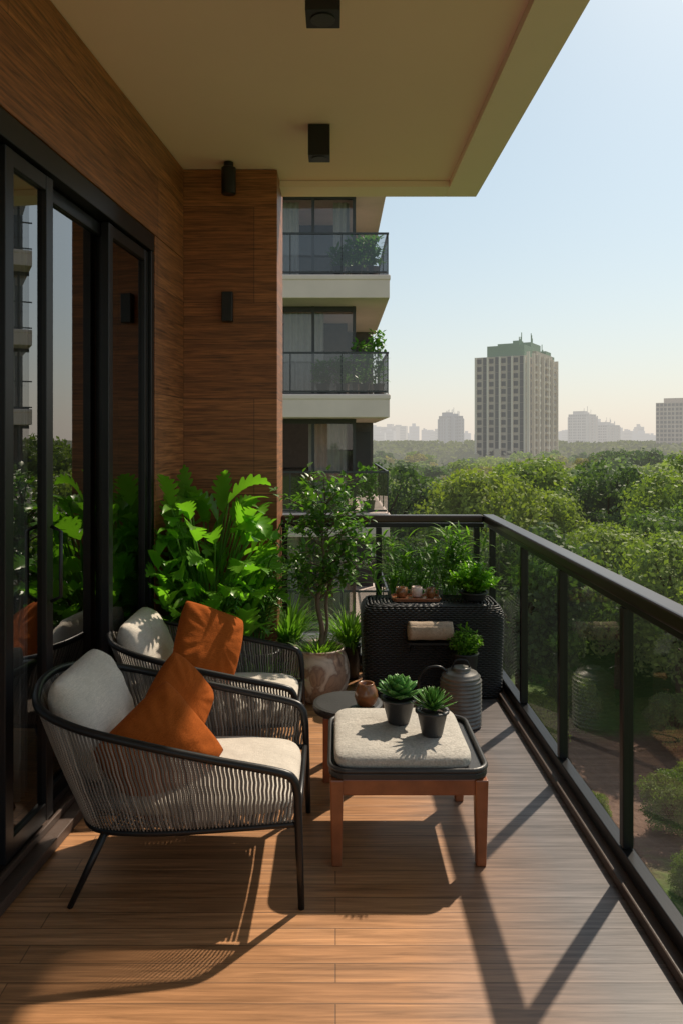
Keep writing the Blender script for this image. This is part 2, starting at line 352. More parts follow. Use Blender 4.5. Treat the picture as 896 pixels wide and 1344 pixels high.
# ---------------------------------------------------------------- soft things
def pillow_mesh(w_,h,t,n=36,seed=0,pinch=.05,wr=.011,ex=2.6):
    mb=MB(); vs=[]
    for side in(1,-1):
        for i in range(n+1):
            for j in range(n+1):
                u=-1+2*i/n; v=-1+2*j/n
                th=t/2*(max(0,1-abs(u)**ex))**.5*(max(0,1-abs(v)**ex))**.5
                x=w_/2*u*(1-pinch*(1-v*v)*abs(u)**2); y=h/2*v*(1-pinch*(1-u*u)*abs(v)**2)
                k=1-.09*(abs(u*v))**3; x*=k;y*=k
                q=noise.noise(Vector((x*6+seed*3.1,y*6,side*2+seed)))+.45*noise.noise(Vector((x*17+seed,y*12,side)))
                e=min(1,(1-max(abs(u),abs(v)))*5)
                cr=math.sin(math.atan2(abs(v),abs(u))*16+seed)*.006*(abs(u*v))**.6*e
                vs.append((x,y,side*(th+(q*wr+cr)*e)+.010*math.sin(u*2.3+seed)*math.cos(v*2+seed)))
    fs=[];o=(n+1)**2
    for i in range(n):
        for j in range(n):
            a=i*(n+1)+j; b=a+1; c=a+n+2; d=a+n+1
            fs.append((a,d,c,b)); fs.append((o+a,o+b,o+c,o+d))
    mb.add(vs,fs); return mb
def basis(normal,up,roll=0):
    z=Vector(normal).normalized(); u=Vector(up); y=(u-z*u.dot(z)).normalized(); x=y.cross(z)
    m=Matrix((x,y,z)).transposed(); return (m@Matrix.Rotation(rad(roll),3,'Z')).to_4x4()
def weld(o,d=.0005):
    m=o.modifiers.new('w','WELD'); m.merge_threshold=d
def pillow(name,size,loc,normal,up=(0,0,1),roll=0,mat=M_rust,seed=0,parent=None,**kw):
    o=mkobj(name,pillow_mesh(*size,seed=seed),mat,parent,smooth=True,**kw); weld(o)
    o.matrix_local=Matrix.Translation(loc)@basis(normal,up,roll); return o
def cushion_mesh(x0,x1,y0,y1,z0,z1,n=22,e=5.0,ez=2.4):
    mb=MB(); vs=[];fs=[]; cx,cy,cz=(x0+x1)/2,(y0+y1)/2,(z0+z1)/2; hx,hy,hz=(x1-x0)/2,(y1-y0)/2,(z1-z0)/2
    def p(c,q): return math.copysign(abs(c)**q,c)
    A=72;B=24
    for i in range(B+1):
        ph=-math.pi/2+math.pi*i/B
        for k in range(A):
            a=2*math.pi*k/A; cc=p(math.cos(ph),2/ez*.55)
            x=hx*cc*p(math.cos(a),2/e); y=hy*cc*p(math.sin(a),2/e); z=hz*p(math.sin(ph),2/ez)
            z+=.005*noise.noise(Vector((x*9,y*9,z*4+2)))*(1 if z>0 else 0)
            vs.append((cx+x,cy+y,cz+z))
    for i in range(B):
        for k in range(A):
            l=(k+1)%A; fs.append((i*A+k,i*A+l,(i+1)*A+l,(i+1)*A+k))
    mb.add(vs,fs); return mb
# ---------------------------------------------------------------- armchairs
def armchair(label,loc,rot,scale):
    t=top('armchair',label,'armchair',loc,rot,'rope armchairs on the deck',scale)
    half=[(.392,-.335,.385),(.378,-.340,.440),(.325,-.347,.470),(.10,-.355,.515),(-.14,-.355,.565),(-.36,-.34,.615),(-.51,-.27,.655),(-.57,-.13,.682)]
    full=half+[(-.585,0,.69)]+[(x,-y,z) for x,y,z in half[::-1]]
    arm=catmull(full,7)
    mb=MB()
    legn=[Vector((.405,-.335,0)),Vector((.398,-.335,.2))]; legf=[Vector((.398,.335,.2)),Vector((.405,.335,0))]
    mb.tube(legn+arm+legf,[.011,.014]+[.015]*len(arm)+[.014,.011],10)
    bh=[(.392,-.325,.285),(.2,-.325,.27),(-.1,-.32,.25),(-.3,-.285,.245),(-.38,-.17,.245)]
    ring=catmull(bh+[(-.40,0,.245)]+[(x,-y,z) for x,y,z in bh[::-1]],7)
    mb.tube(ring,.012,8)
    mb.tube([(.39,-.325,.287),(.392,0,.283),(.39,.325,.287)],.012,8)
    for s in(-1,1): mb.tube([(-.27,s*.29,.25),(-.385,s*.33,0)],[.014,.010],10)
    mkobj('frame',mb,M_black,t,smooth=True)
    mb=MB(); n=330; A=resample(arm[2:-2],n); B=resample(ring,n)
    for i in range(n):
        a,b=A[i],B[i]; out=(a+b)/2-Vector((-.05,0,.5)); out.z=0
        out=out.normalized() if out.length>0 else Vector((0,0,0)); pts=[]
        side=(A[min(i+1,n-1)]-A[max(i-1,0)]).normalized()
        for k in range(9):
            s=k/8; p=b.lerp(a,s)+out*(.006*math.sin(math.pi*s))
            p+=side*(.0015*(1 if (k%2) else -1))*(1 if 0<k<8 else 0)
            p+=out*(.003*(1 if (i%2) else -1))
            pts.append(p)
        mb.tube(pts,.0035,5)
    for i in range(44):
        x=-.36+.72*i/43; yy=.31 if x>-.25 else .22
        mb.tube([(x,-yy,.262),(x,-.1,.248),(x,.1,.248),(x,yy,.262)],.006,5)
    mkobj('rope_weave',mb,M_rope,t,smooth=True)
    mb=cushion_mesh(-.36,.385,-.305,.305,.272,.365); o=mkobj('seat_cushion',mb,M_cream,t,smooth=True)
    o=pillow('back_cushion',(.51,.42,.19),(-.40,0,.555),(1,0,.45),mat=M_cream,seed=3,parent=t)
    return t
armchair('black framed armchair with grey rope weave and cream cushions',(-.52,2.93,0),0,1)
armchair('rope armchair with cream cushions beside the leafy plant',(-.560,3.86,0),0,.96)
pl='throw pillows on the armchairs'
pillow('throw_pillow',(.39,.38,.17),(-.64,2.79,.455),(.50,-.80,.34),roll=34,seed=1,label='large rust orange throw pillow leaning in the armchair',cat='pillow',group=pl)
pillow('throw_pillow',(.31,.30,.13),(-.63,3.10,.535),(.75,-.50,.34),roll=38,seed=5,label='rust orange throw pillow behind another on the armchair',cat='pillow',group=pl)
pillow('throw_pillow',(.37,.36,.15),(-.63,3.80,.585),(.60,-.66,.34),roll=-26,seed=9,label='rust orange throw pillow on the armchair near the plant',cat='pillow',group=pl)

# ---------------------------------------------------------------- ottoman table
ot=top('ottoman_table','square wooden ottoman table with padded speckled top and dark rim','ottoman',(.275,3.12,0))
mb=MB(); mb.box(-.285,.285,-.272,-.245,.265,.328); mb.box(-.285,.285,.245,.272,.265,.328); mb.box(-.285,-.258,-.244,.244,.265,.328); mb.box(.258,.285,-.244,.244,.265,.328)
mkobj('apron',mb,M_leg,ot,bevel=.006)
for x in(-.27,.27):
    for y in(-.255,.255):
        mb=MB(); mb.add([(x+a*.019,y+b*.019,0) for a,b in((-1,-1),(1,-1),(1,1),(-1,1))]+[(x+a*.0255,y+b*.0255,.327) for a,b in((-1,-1),(1,-1),(1,1),(-1,1))],[(0,3,2,1),(4,5,6,7),(0,1,5,4),(1,2,6,5),(2,3,7,6),(3,0,4,7)])
        mkobj('leg',mb,M_leg,ot,bevel=.006)
mb=MB(); mb.rrect(-.30,.30,-.285,.285,.33,.352,.07)
ring=[]
for cx,cy,a0 in((.225,.21,0),(-.225,.21,90),(-.225,-.21,180),(.225,-.21,270)):
    for k in range(9):
        a=rad(a0+90*k/8); ring.append((cx+.07*math.cos(a),cy+.07*math.sin(a),.362))
mb.tube(ring,.011,8,closed=True); mkobj('tray_rim',mb,M_dark,ot,bevel=.003)
o=mkobj('cushion',cushion_mesh(-.28,.245,-.27,.27,.345,.420,e=9,ez=3.2),M_ott,ot,smooth=True)
st=top('side_table','low round dark topped side table on wooden legs','side table',(.06,3.66,0))
mb=MB(); mb.lathe([(.15,.30),(.165,.303),(.168,.32),(.165,.335),(.15,.338)],n=48); mkobj('tabletop',mb,M_dark,st)
for x in(-.10,.10):
    for y in(-.10,.10):
        mb=MB(); mb.box(x-.018,x+.018,y-.018,y+.018,0,.299); mkobj('leg',mb,M_leg,st,bevel=.004)
v=top('vase','small glazed brown vase on the side table','vase',(.145,3.60,.339))
mb=MB(); mb.lathe([(.028,0),(.045,.012),(.056,.045),(.052,.075),(.040,.098),(.036,.104),(.038,.108),(.032,.108),(.028,.10),(.026,.085)],n=28); mkobj('vessel',mb,M_vase,v,smooth=True)
# ---------------------------------------------------------------- plants
def blade(mb,base,d,L,W,droop=.6,rows=7,lobes=0,fold=.22,side=None,mi=0,tipp=1.0):
    d=Vector(d).normalized(); p=Vector(base)
    sd=d.cross(Vector((0,0,1)))
    if sd.length<.05: sd=Vector((1,0,0))
    sd.normalize()
    if side is not None: sd=Matrix.Rotation(side,3,d)@sd
    vs=[];fs=[];st=L/rows
    for i in range(rows+1):
        t=i/rows; wv=W/2*(math.sin(math.pi*min(1,t**.75*.97+.03)))**.9
        if lobes and .08<t<.93: wv*=.30+.70*abs(math.sin(math.pi*t*lobes))**.6
        if i==rows: wv=0.0005
        nr=sd.cross(d).normalized()
        vs+=[p-sd*wv+nr*wv*fold+ d*(wv*.7 if lobes else 0),p,p+sd*wv+nr*wv*fold+ d*(wv*.7 if lobes else 0)]
        p=p+d*st; d=(d+Vector((0,0,-1))*droop/rows*(.4+1.2*t)).normalized()
        sd=(sd-d*sd.dot(d)).normalized()
    for i in range(rows):
        a=i*3; fs+=[(a,a+1,a+4,a+3),(a+1,a+2,a+5,a+4)]
    mb.add(vs,fs,mi)
def potted(name,label,cat,loc,pot_prof,potmat=M_pot,soil_r=.1,soil_z=.1,group=None):
    t=top(name,label,cat,loc,group=group)
    mb=MB(); mb.lathe(pot_prof,n=36); mkobj('pot',mb,potmat,t,smooth=True)
    mb=MB(); mb.lathe([(soil_r,soil_z-.01),(soil_r*.97,soil_z),(.01,soil_z+.004)],n=24); mkobj('soil',mb,M_soil,t,smooth=True)
    return t
def prof(r0,r1,h,lip=.008,th=.01):
    return [(r0*.92,0),(r0,.006),(r1,h-.01),(r1+lip,h-.008),(r1+lip,h),(r1-th,h),(r1-th-.002,h-.04)]
R=random.uniform
# big leafy plant
t=potted('leafy_plant','large potted plant with bright lobed green leaves','potted plant',(-.76,4.50,0),prof(.15,.19,.42),soil_r=.18,soil_z=.39)
ml=MB(); ms=MB()
random.seed(21)
for i in range(165):
    az=R(0,2*math.pi); el=R(.2,1.45); ln=R(.25,.70) if i>26 else R(.70,.86)
    if i<=26: el=R(1.0,1.45)
    out=Vector((math.cos(az),math.sin(az)*.7,0))
    base=Vector((R(-.06,.06),R(-.06,.06),.39))
    d=(out*math.cos(el)+Vector((0,0,1))*math.sin(el)).normalized()
    tip=base+d*ln+out*.05
    tip.x=max(-.20,min(.26,tip.x))
    tip.y=max(-.36,min(.20,tip.y))
    mid=base.lerp(tip,.5)+Vector((0,0,.05))
    ms.tube(catmull([base,mid,tip],5),[.005]*11,5)
    ld=(out*R(.5,1)+Vector((R(-.35,.35),R(-.6,.1),R(.05,1.1)))).normalized()
    if tip.x<-.12: ld.x=abs(ld.x)*.2-.1
    if tip.y>.1 : ld.y=-abs(ld.y)*.5
    if tip.x>.2: ld.x*=.6
    if i%3: blade(ml,tip,ld,R(.20,.32),R(.11,.16),droop=R(.7,1.8),rows=28,lobes=R(5,7),fold=R(.1,.5),side=R(-.8,.8))
    else: blade(ml,tip,ld,R(.18,.30),R(.045,.07),droop=R(.8,2.0),rows=9,fold=R(.2,.6),side=R(-.6,.6))
mkobj('leaves',ml,M_green1,t,smooth=True); mkobj('stems',ms,M_green3,t,smooth=True)
t=potted('palm_plant','dark green potted palm with drooping feathery fronds','potted plant',(-.48,4.70,0),prof(.1,.13,.3),soil_r=.12,soil_z=.27)
ml=MB()
def frond(ml,base,d,L,droop,ll,lw,n=22):
    p=Vector(base); d=Vector(d).normalized(); pts=[p.copy()]
    for i in range(n):
        s=d.cross(Vector((0,0,1))); s=s.normalized() if s.length>.05 else Vector((1,0,0))
        t_=i/n
        if t_>.2:
            for q in(-1,1):
                blade(ml,p,(s*q*.9+d*.8+Vector((0,0,-.1))),ll*math.sin(math.pi*(.15+.8*t_)),lw,droop=.9,rows=4,fold=.3)
        p=p+d*(L/n); d=(d+Vector((0,0,-1))*droop/n*(.3+1.6*t_)).normalized(); pts.append(p.copy())
    ml.tube(pts,.004,5)
random.seed(4)
for i in range(17):
    az=R(-2.6,1.2)+.2; frond(ml,(R(-.03,.03),R(-.03,.03),.27),(math.cos(az)*R(.0,.3),math.sin(az)*.35,1),R(.5,.95),R(1.6,2.8),.13,.014)
mkobj('fronds',ml,M_green2,t,smooth=True)
# small tree in stone pot
t=top('potted_tree','small dark leaved tree in a marbled stone bowl pot','potted tree',(-.10,4.70,0))
mb=MB(); mb.lathe([(r_*1.06,z*1.04) for r_,z in [(.085,0),(.125,.010),(.162,.06),(.178,.13),(.176,.20),(.158,.262),(.142,.290),(.150,.30),(.146,.31),(.134,.30),(.130,.26)]],n=44); mkobj('pot',mb,M_stone,t,smooth=True)
mb=MB(); mb.lathe([(.142,.27),(.13,.282),(.01,.29)],n=24); mkobj('soil',mb,M_soil,t,smooth=True)
random.seed(12); mt=MB(); ml=MB()
tr=catmull([(0,0,.28),(.02,0,.42),(-.01,.01,.6),(.03,0,.8),(.02,0,1.05),(.04,0,1.25)],6)
mt.tube(tr,[.019*(1-.75*i/(len(tr)-1)) for i in range(len(tr))],8)
mt.tube(catmull([(.02,0,.30),(.05,-.01,.45),(.045,.01,.6),(.09,0,.8)],5),.010,7)
def leaflet(ml,p,s):
    blade(ml,p,(R(-1,1),R(-1,1),R(-.5,.9)),s,s*.55,droop=.5,rows=3,fold=.25)
for i in range(52):
    z=R(.64,1.2); k=min(len(tr)-1,int((z-.26)/1.0*len(tr))); b=tr[k]
    az=R(0,6.28); ln=R(.14,.34)*(1.05-.5*abs(z-.9)/.4)
    e=b+Vector((math.cos(az)*ln,math.sin(az)*ln,R(.02,.2)))
    mt.tube([b,b.lerp(e,.5)+Vector((0,0,.02)),e],[.005,.0035,.002],5)
    for j in range(32):
        q=b.lerp(e,R(.4,1.12))+Vector((R(-.045,.045),R(-.045,.045),R(-.04,.05)))
        leaflet(ml,q,R(.035,.065))
mkobj('trunk',mt,M_trunk,t,smooth=True); mkobj('crown',ml,M_green2,t,smooth=True)
ml=MB()
for i in range(150):
    az=R(0,6.28); blade(ml,(math.cos(az)*R(0,.12),math.sin(az)*R(0,.12),.28),(math.cos(az)*R(.3,1),math.sin(az)*R(.3,1),R(.6,1.2)),R(.07,.14),.009,droop=R(1,1.8),rows=5)
mkobj('grass',ml,M_green3,t,smooth=True)
def grass_pot(label,loc,n,L0,L1,pr=.11,ph=.14,w_=.012,seed=1):
    random.seed(seed)
    t=potted('ornamental_grass',label,'potted grass',loc,prof(pr*.85,pr,ph),soil_r=pr-.012,soil_z=ph-.02)
    ml=MB()
    for i in range(n):
        az=R(0,6.28); q=R(0,pr*.8); blade(ml,(math.cos(az)*q,math.sin(az)*q,ph-.02),(math.cos(az)*R(.2,.9),math.sin(az)*R(.2,.9),R(.5,1.4)),R(L0,L1),w_*R(.7,1.3),droop=R(1,2.6),rows=6)
    mkobj('blades',ml,M_green3,t,smooth=True)
grass_pot('low pot of arching green grass on the deck',(-.43,4.44,0),300,.13,.30,.10,.13,.013,31)
grass_pot('low pot of fine grass beside the stone pot',(.09,5.12,0),220,.2,.34,.08,.22,.012,32)
grass_pot('low pot of spilling green grass by the pillar',(-.31,5.06,0),220,.22,.36,.09,.26,.014,33)
# wicker chest
CX=.605
ch=top('wicker_chest','black woven wicker chest with rounded shoulders','storage chest',(CX,4.86,0))
def srect(hx,hy,n=168,e=7):
    P=[]
    for k in range(721):
        a=2*math.pi*k/720; P.append(Vector((hx*math.copysign(abs(math.cos(a))**(2/e),math.cos(a)),hy*math.copysign(abs(math.sin(a))**(2/e),math.sin(a)),0)))
    return resample(P,n+1)[:-1]
mb=MB(); hx,hy,H=.43,.19,.575
nr=50
for i in range(nr):
    z=.02+(H-.03)*i/(nr-1); ins=0
    if z>H-.08: q=(z-(H-.08))/.08; ins=.06*(1-math.sqrt(max(0,1-q*q)))
    P=srect(hx-ins-.006*math.cos(z*6),hy-ins*.8,240,9); pts=[]
    for k,p in enumerate(P):
        nrm=Vector((p.x/hx**2,p.y/hy**2,0)).normalized(); am=.0038*math.cos(math.pi*(k/2.0)+math.pi*i)
        pts.append(Vector((p.x,p.y,z))+nrm*am)
    mb.tube(pts,.0062,5,closed=True)
for j in range(17):
    f=1-j/17.; P=srect((hx-.06)*f+.01,(hy-.05)*f+.005,120); mb.tube([Vector((p.x,p.y,H-.010+.003*math.cos(math.pi*k/2+math.pi*j))) for k,p in enumerate(P)],.0078,5,closed=True)
mkobj('woven_shell',mb,M_wick,ch,smooth=True)
mb=MB(); mb.rrect(-.40,.40,-.165,.165,0.005,.50,.05); mb.rrect(-.35,.35,-.12,.12,.5,.557,.05); mkobj('liner',mb,M_black,ch)
mb=MB(); mb.box(-.17,.10,-.315,-.197,.370,.380)
for x in(-.15,.08): mb.tube([(x,-.2,.30),(x,-.25,.33),(x,-.305,.368)],.005,6)
mkobj('shelf',mb,M_black,ch)
# rolled blanket
th=MB(); P=[]
for i in range(110):
    a=i/109*math.pi*2*3.6; rr=.012+.046*i/109
    P.append((-.262+rr*math.cos(-a)*1.0,.382+.063+rr*math.sin(-a)*.98))
vs=[];fs=[];W_=18
for i,(y,z) in enumerate(P):
    for j in range(W_+1):
        x=-.165+.26*j/W_+.004*math.sin(i*.25); sq=1+.02*math.sin(j*.9)
        vs.append((x,-.262+(y+.262)*sq,.445+(z-.445)*sq))
for i in range(len(P)-1):
    for j in range(W_): a=i*(W_+1)+j; fs.append((a,a+1,a+W_+2,a+W_+1))
th.add(vs,fs); o=mkobj('rolled_blanket',th,M_towel,smooth=True,label='rolled beige blanket resting on the wicker chest shelf',cat='blanket'); o.location=(CX,4.86,0)
so=o.modifiers.new('s','SOLIDIFY'); so.thickness=.009; so.offset=0
TZ=.586
tray=top('serving_tray','small wooden tray on the wicker chest','tray',(.50,4.86,TZ-.008))
mb=MB(); mb.rrect(-.14,.16,-.08,.08,0,.010,.03); mb.tube([(-.12,-.08,.014),(.14,-.08,.014),(.16,-.06,.014),(.16,.06,.014),(.14,.08,.014),(-.12,.08,.014),(-.14,.06,.014),(-.14,-.06,.014)],.006,6,closed=True); mkobj('tray_body',mb,M_leg,tray)
for i,(x,y,rr,m) in enumerate([(-.08,0,.038,M_vase),(.02,.02,.035,M_plastw),(.105,-.015,.03,M_vase)]):
    b=top('cup',['brown ceramic cup on the tray','pale ceramic cup on the tray','small brown cup on the tray'][i],'cup',(.50+x,4.86+y,TZ+.003))
    mb=MB(); mb.lathe([(rr*.6,0),(rr*.9,.008),(rr,.035),(rr*.95,.065),(rr*.85,.065),(rr*.85,.03)],n=20); mkobj('vessel',mb,m,b,smooth=True)
    mb=MB(); mb.tube([(rr*.95,0,.05),(rr*1.5,0,.045),(rr*1.5,0,.022),(rr*.93,0,.014)],.004,6); mkobj('handle',mb,m,b,smooth=True)
def bushy(name,label,loc,rad_,h,potp,pots,n,ls,seed,mat=M_green1):
    random.seed(seed); t=potted(name,label,'potted plant',loc,potp,soil_r=pots[0],soil_z=pots[1])
    ml=MB(); ms=MB()
    for i in range(n):
        az=R(0,6.28); rr=rad_*math.sqrt(R(0,1)); z=pots[1]+h*(1-(rr/rad_)**2*.6)*R(.55,1)
        e=Vector((math.cos(az)*rr,math.sin(az)*rr,z)); b=Vector((e.x*.2,e.y*.2,pots[1]))
        ms.tube([b,b.lerp(e,.6)+Vector((0,0,.01)),e],.0016,4)
        for j in range(9):
            q=b.lerp(e,R(.4,1.05)); blade(ml,q,(R(-1,1)+math.cos(az)*.5,R(-1,1)+math.sin(az)*.5,R(-.2,1)),ls*R(.7,1.3),ls*.5,droop=.8,rows=3)
    mkobj('stems',ms,M_green3,t); mkobj('leaves',ml,mat,t,smooth=True); return t
bushy('herb_plant','bushy bright green herb in a pot on the chest',(.875,4.84,TZ-.004),.165,.21,prof(.07,.085,.05),(.075,.04),150,.036,8)
bushy('fern_plant','trailing green fern in a tall dark pot',(.77,4.54,0),.11,.18,prof(.055,.075,.33),(.065,.31),100,.028,9,M_green3)
# bamboo trough
t=top('bamboo_planter','long black trough planted with feathery bamboo','planter',(.64,5.17,0))
mb=MB(); mb.box(-.33,.33,-.08,.08,.003,.45); mb.box(-.34,.34,-.088,.088,.43,.455); mkobj('trough',mb,M_pot,t,bevel=.005)
ml=MB(); ms=MB(); random.seed(17)
for i in range(40):
    x=R(-.31,.31); b=Vector((x,R(-.05,.05),.45)); e=b+Vector((R(-.14,.14),R(-.13,.05),R(.30,.56)))
    ms.tube([b,b.lerp(e,.5)+Vector((R(-.02,.02),0,0)),e],[.004,.003,.002],5)
    for j in range(19):
        q=b.lerp(e,R(.25,1)); az=R(0,6.28); blade(ml,q,(math.cos(az),math.sin(az)*.6,R(.1,.9)),R(.09,.18),.017,droop=R(.8,2),rows=4)
mkobj('canes',ms,M_green3,t); mkobj('leaves',ml,M_green3,t,smooth=True)
# ribbed can
wc=top('watering_can','grey ribbed metal watering can with a looped handle','watering can',(.70,4.26,0))
mb=MB(); P=[(.10,0)]
for i in range(65):
    z=.01+.28*i/64; rr=.112 if z<.255 else .112-(z-.255)*.35
    P.append((rr+.0045*math.sin(i*1.26),z))
P+=[(.09,.298),(.055,.305),(.05,.318),(.056,.322),(.03,.326),(.005,.327)]
mb.lathe(P,n=40); mkobj('body',mb,M_can,wc,smooth=True)
mb=MB(); mb.tube(catmull([(-.07,0,.29),(-.12,0,.325),(-.19,0,.315),(-.235,0,.255),(-.22,0,.18),(-.16,0,.13),(-.11,0,.11)],6),.008,8)
mb.tube(catmull([(.05,0,.315),(.03,0,.36),(-.03,0,.36),(-.05,0,.315)],6),.005,6)
mkobj('handle',mb,M_black,wc,smooth=True)
# succulents
def rosette(label,loc,R0,seed,potp,sz,n=44,pointy=False):
    random.seed(seed); t=potted('succulent',label,'potted succulent',loc,potp,soil_r=sz[0],soil_z=sz[1],group='succulents on the ottoman table')
    ml=MB(); g=2.399963
    for i in range(n):
        f=i/n; az=i*g; el=rad(8+78*f); L_=R0*(1-.62*f)
        d=Vector((math.cos(az)*math.cos(el),math.sin(az)*math.cos(el),math.sin(el)))
        W=L_*(.62 if not pointy else .26); s=d.cross(Vector((0,0,1))).normalized(); nr=s.cross(d)
        b=Vector((0,0,sz[1]+.01+.04*f)); vs=[];rows=7
        for k in range(rows+1):
            q=k/rows; ww=W/2*(.35+.65*math.sin(math.pi*min(1,.15+q*.8)))*(1 if q<.85 else (1-q)/.15*.9+.1)
            if pointy: ww=W/2*(1-q)**.6+.0008
            c=b+d*L_*q+nr*(L_*.16*q*q); tk=ww*.32
            vs+=[c-s*ww,c+nr*(-tk),c+s*ww,c+nr*tk*.3]
        fs=[]
        for k in range(rows):
            for m in range(4): a=k*4+m; bb=k*4+(m+1)%4; fs.append((a,bb,bb+4,a+4))
        fs.append(tuple(rows*4+m for m in range(4)))
        ml.add(vs,fs)
    mkobj('rosette',ml,M_succ,t,smooth=True)
rosette('round green rosette succulent in a dark pot',(.262,3.17,.421),.112,1,prof(.045,.068,.105),(.057,.095))
rosette('spiky green succulent in a small dark pot',(.385,3.04,.421),.105,2,prof(.042,.060,.10),(.049,.09),n=80,pointy=True)

# ---------------------------------------------------------------- neighbouring apartment
M_ag=glassm('apartment_glass',(.66,.66,.66),.07); M_adark=pbr('apartment_dark_frame',(.035,.035,.037),.4)
M_aglass=glassm('balcony_glass',(.60,.61,.62),.07)
M_wallg=pbr('apartment_wall',(.10,.09,.085),.8)
GZ=14
def apartment(label,loc,rot,lo_,hi_,full=True):
    ap=top('apartment_building',label,'apartment building',loc,rot)
    for k in range(lo_,hi_):
        zt=2.78+3.14*k+GZ
        if zt<0.5: continue
        mb=MB(); mb.box(-8,1.42,0,7,zt-.62,zt,0); mb.box(-8,1.44,-.02,7,zt-.14,zt-.02,0); mkobj('balcony_slab',mb,[M_plastw],ap,bevel=.02)
        z0=zt+.002; z1=zt+3.14-.622
        mb=MB()
        for x in(-7.6,-6.2,-4.8,-3.4,-1.9,-.62,.52): mb.box(x-.04,x+.04,1.25,1.40,z0,z1)
        mb.box(-8,.57,1.27,1.38,z1-.14,z1-.003); mb.box(-8,.57,1.27,1.38,z0+.003,z0+.10)
        mb.box(.52,.57,1.40,2.6,z0,z1); mkobj('window_frame',mb,M_adark,ap)
        mb=MB(); mb.quad((-8,1.32,z0),(.50,1.32,z0),(.50,1.32,z1),(-8,1.32,z1)); mb.quad((.575,2.62,z0),(.575,6.35,z0),(.575,6.35,z1),(.575,2.62,z1)); mkobj('window',mb,M_ag,ap)
        mb=MB(); vs=[];fs=[];n=260
        for i in range(n):
            x=-7.5+7.9*i/(n-1); y=1.75+.06*math.sin(i*1.1)
            vs+=[(x,y,z0+.02),(x,y,z1-.1)]
        for i in range(n-1):
            if math.sin(i*.09+k*2.1+1)>-.1: fs.append((2*i,2*i+2,2*i+3,2*i+1))
        mb.add(vs,fs); mkobj('curtain',mb,M_curt,ap,smooth=True)
        mb=MB(); mb.box(-8,1.3,6.4,6.6,z0,z1); mb.box(-8,.38,4.4,4.5,z0,z1); mkobj('back_wall',mb,M_wallg,ap)
        mb=MB(); mb.box(.62,1.2,6.34,6.39,z0+.1,z0+2.2); mkobj('balcony_door',mb,M_adark,ap)
        rl=MB(); rl.box(-8,1.40,.04,.09,z0+1.06,z0+1.11); rl.box(1.35,1.40,.09,6.3,z0+1.06,z0+1.11)
        for x in(-6.6,-5.3,-4,-2.6,-1.2,.15,1.36): rl.box(x,x+.03,.045,.085,z0,z0+1.06)
        for y in(2,4,6.2): rl.box(1.36,1.39,y,y+.04,z0,z0+1.06)
        rl.box(-8,1.35,.05,.08,z0+.04,z0+.09)
        rr=mkobj('balcony_railing',rl,M_adark,ap)
        if full:
            mb=MB(); mb.quad((-8,.065,z0+.09),(1.35,.065,z0+.09),(1.35,.065,z0+1.06),(-8,.065,z0+1.06)); mb.quad((1.375,.09,z0+.05),(1.375,6.3,z0+.05),(1.375,6.3,z0+1.06),(1.375,.09,z0+1.06)); mkobj('glass_panel',mb,M_aglass,rr)
    mb=MB(); mb.box(-8,1.0,2,6.3,0,.9); mkobj('base_wall',mb,M_plastw,ap)
apartment('modern apartment building with stacked beige balconies and dark glazing',(0,20,-14),0,-5,4)
apartment('beige apartment building mirrored in the sliding door glass',(20.3,23.4,-14),rad(-36),-2,5,False)
for i,(x,z,rr,hh) in enumerate([(.55,5.92,.28,.75),(1.0,5.92,.25,.8),(.1,5.92,.22,.5),(-.35,2.78,.25,.55),(.75,2.78,.32,1.1),(1.15,2.78,.2,1.4),(.2,2.78,.28,.7),(-.9,-.36,.2,.6),(.9,-.36,.25,.9)]):
    random.seed(50+i); t=potted('balcony_plant','leafy green plant in a pot on the neighbouring balcony','potted plant',(x,20.5,z+.002),prof(.13,.17,.3),soil_r=.15,soil_z=.28,group='plants on the neighbouring balconies')
    ml=MB()
    for j in range(190): 
        az=R(0,6.28); q=rr*math.sqrt(R(0,1)); blade(ml,(math.cos(az)*q,math.sin(az)*q,.3+R(0,hh)),(R(-1,1),R(-1,1),R(-.2,1)),R(.1,.22),.09,rows=3)
    for j in range(5): ml.tube([(0,0,.28),(R(-rr,rr)*.6,R(-rr,rr)*.6,.3+hh*.8)],.01,4)
    mkobj('foliage',ml,M_green2,t)
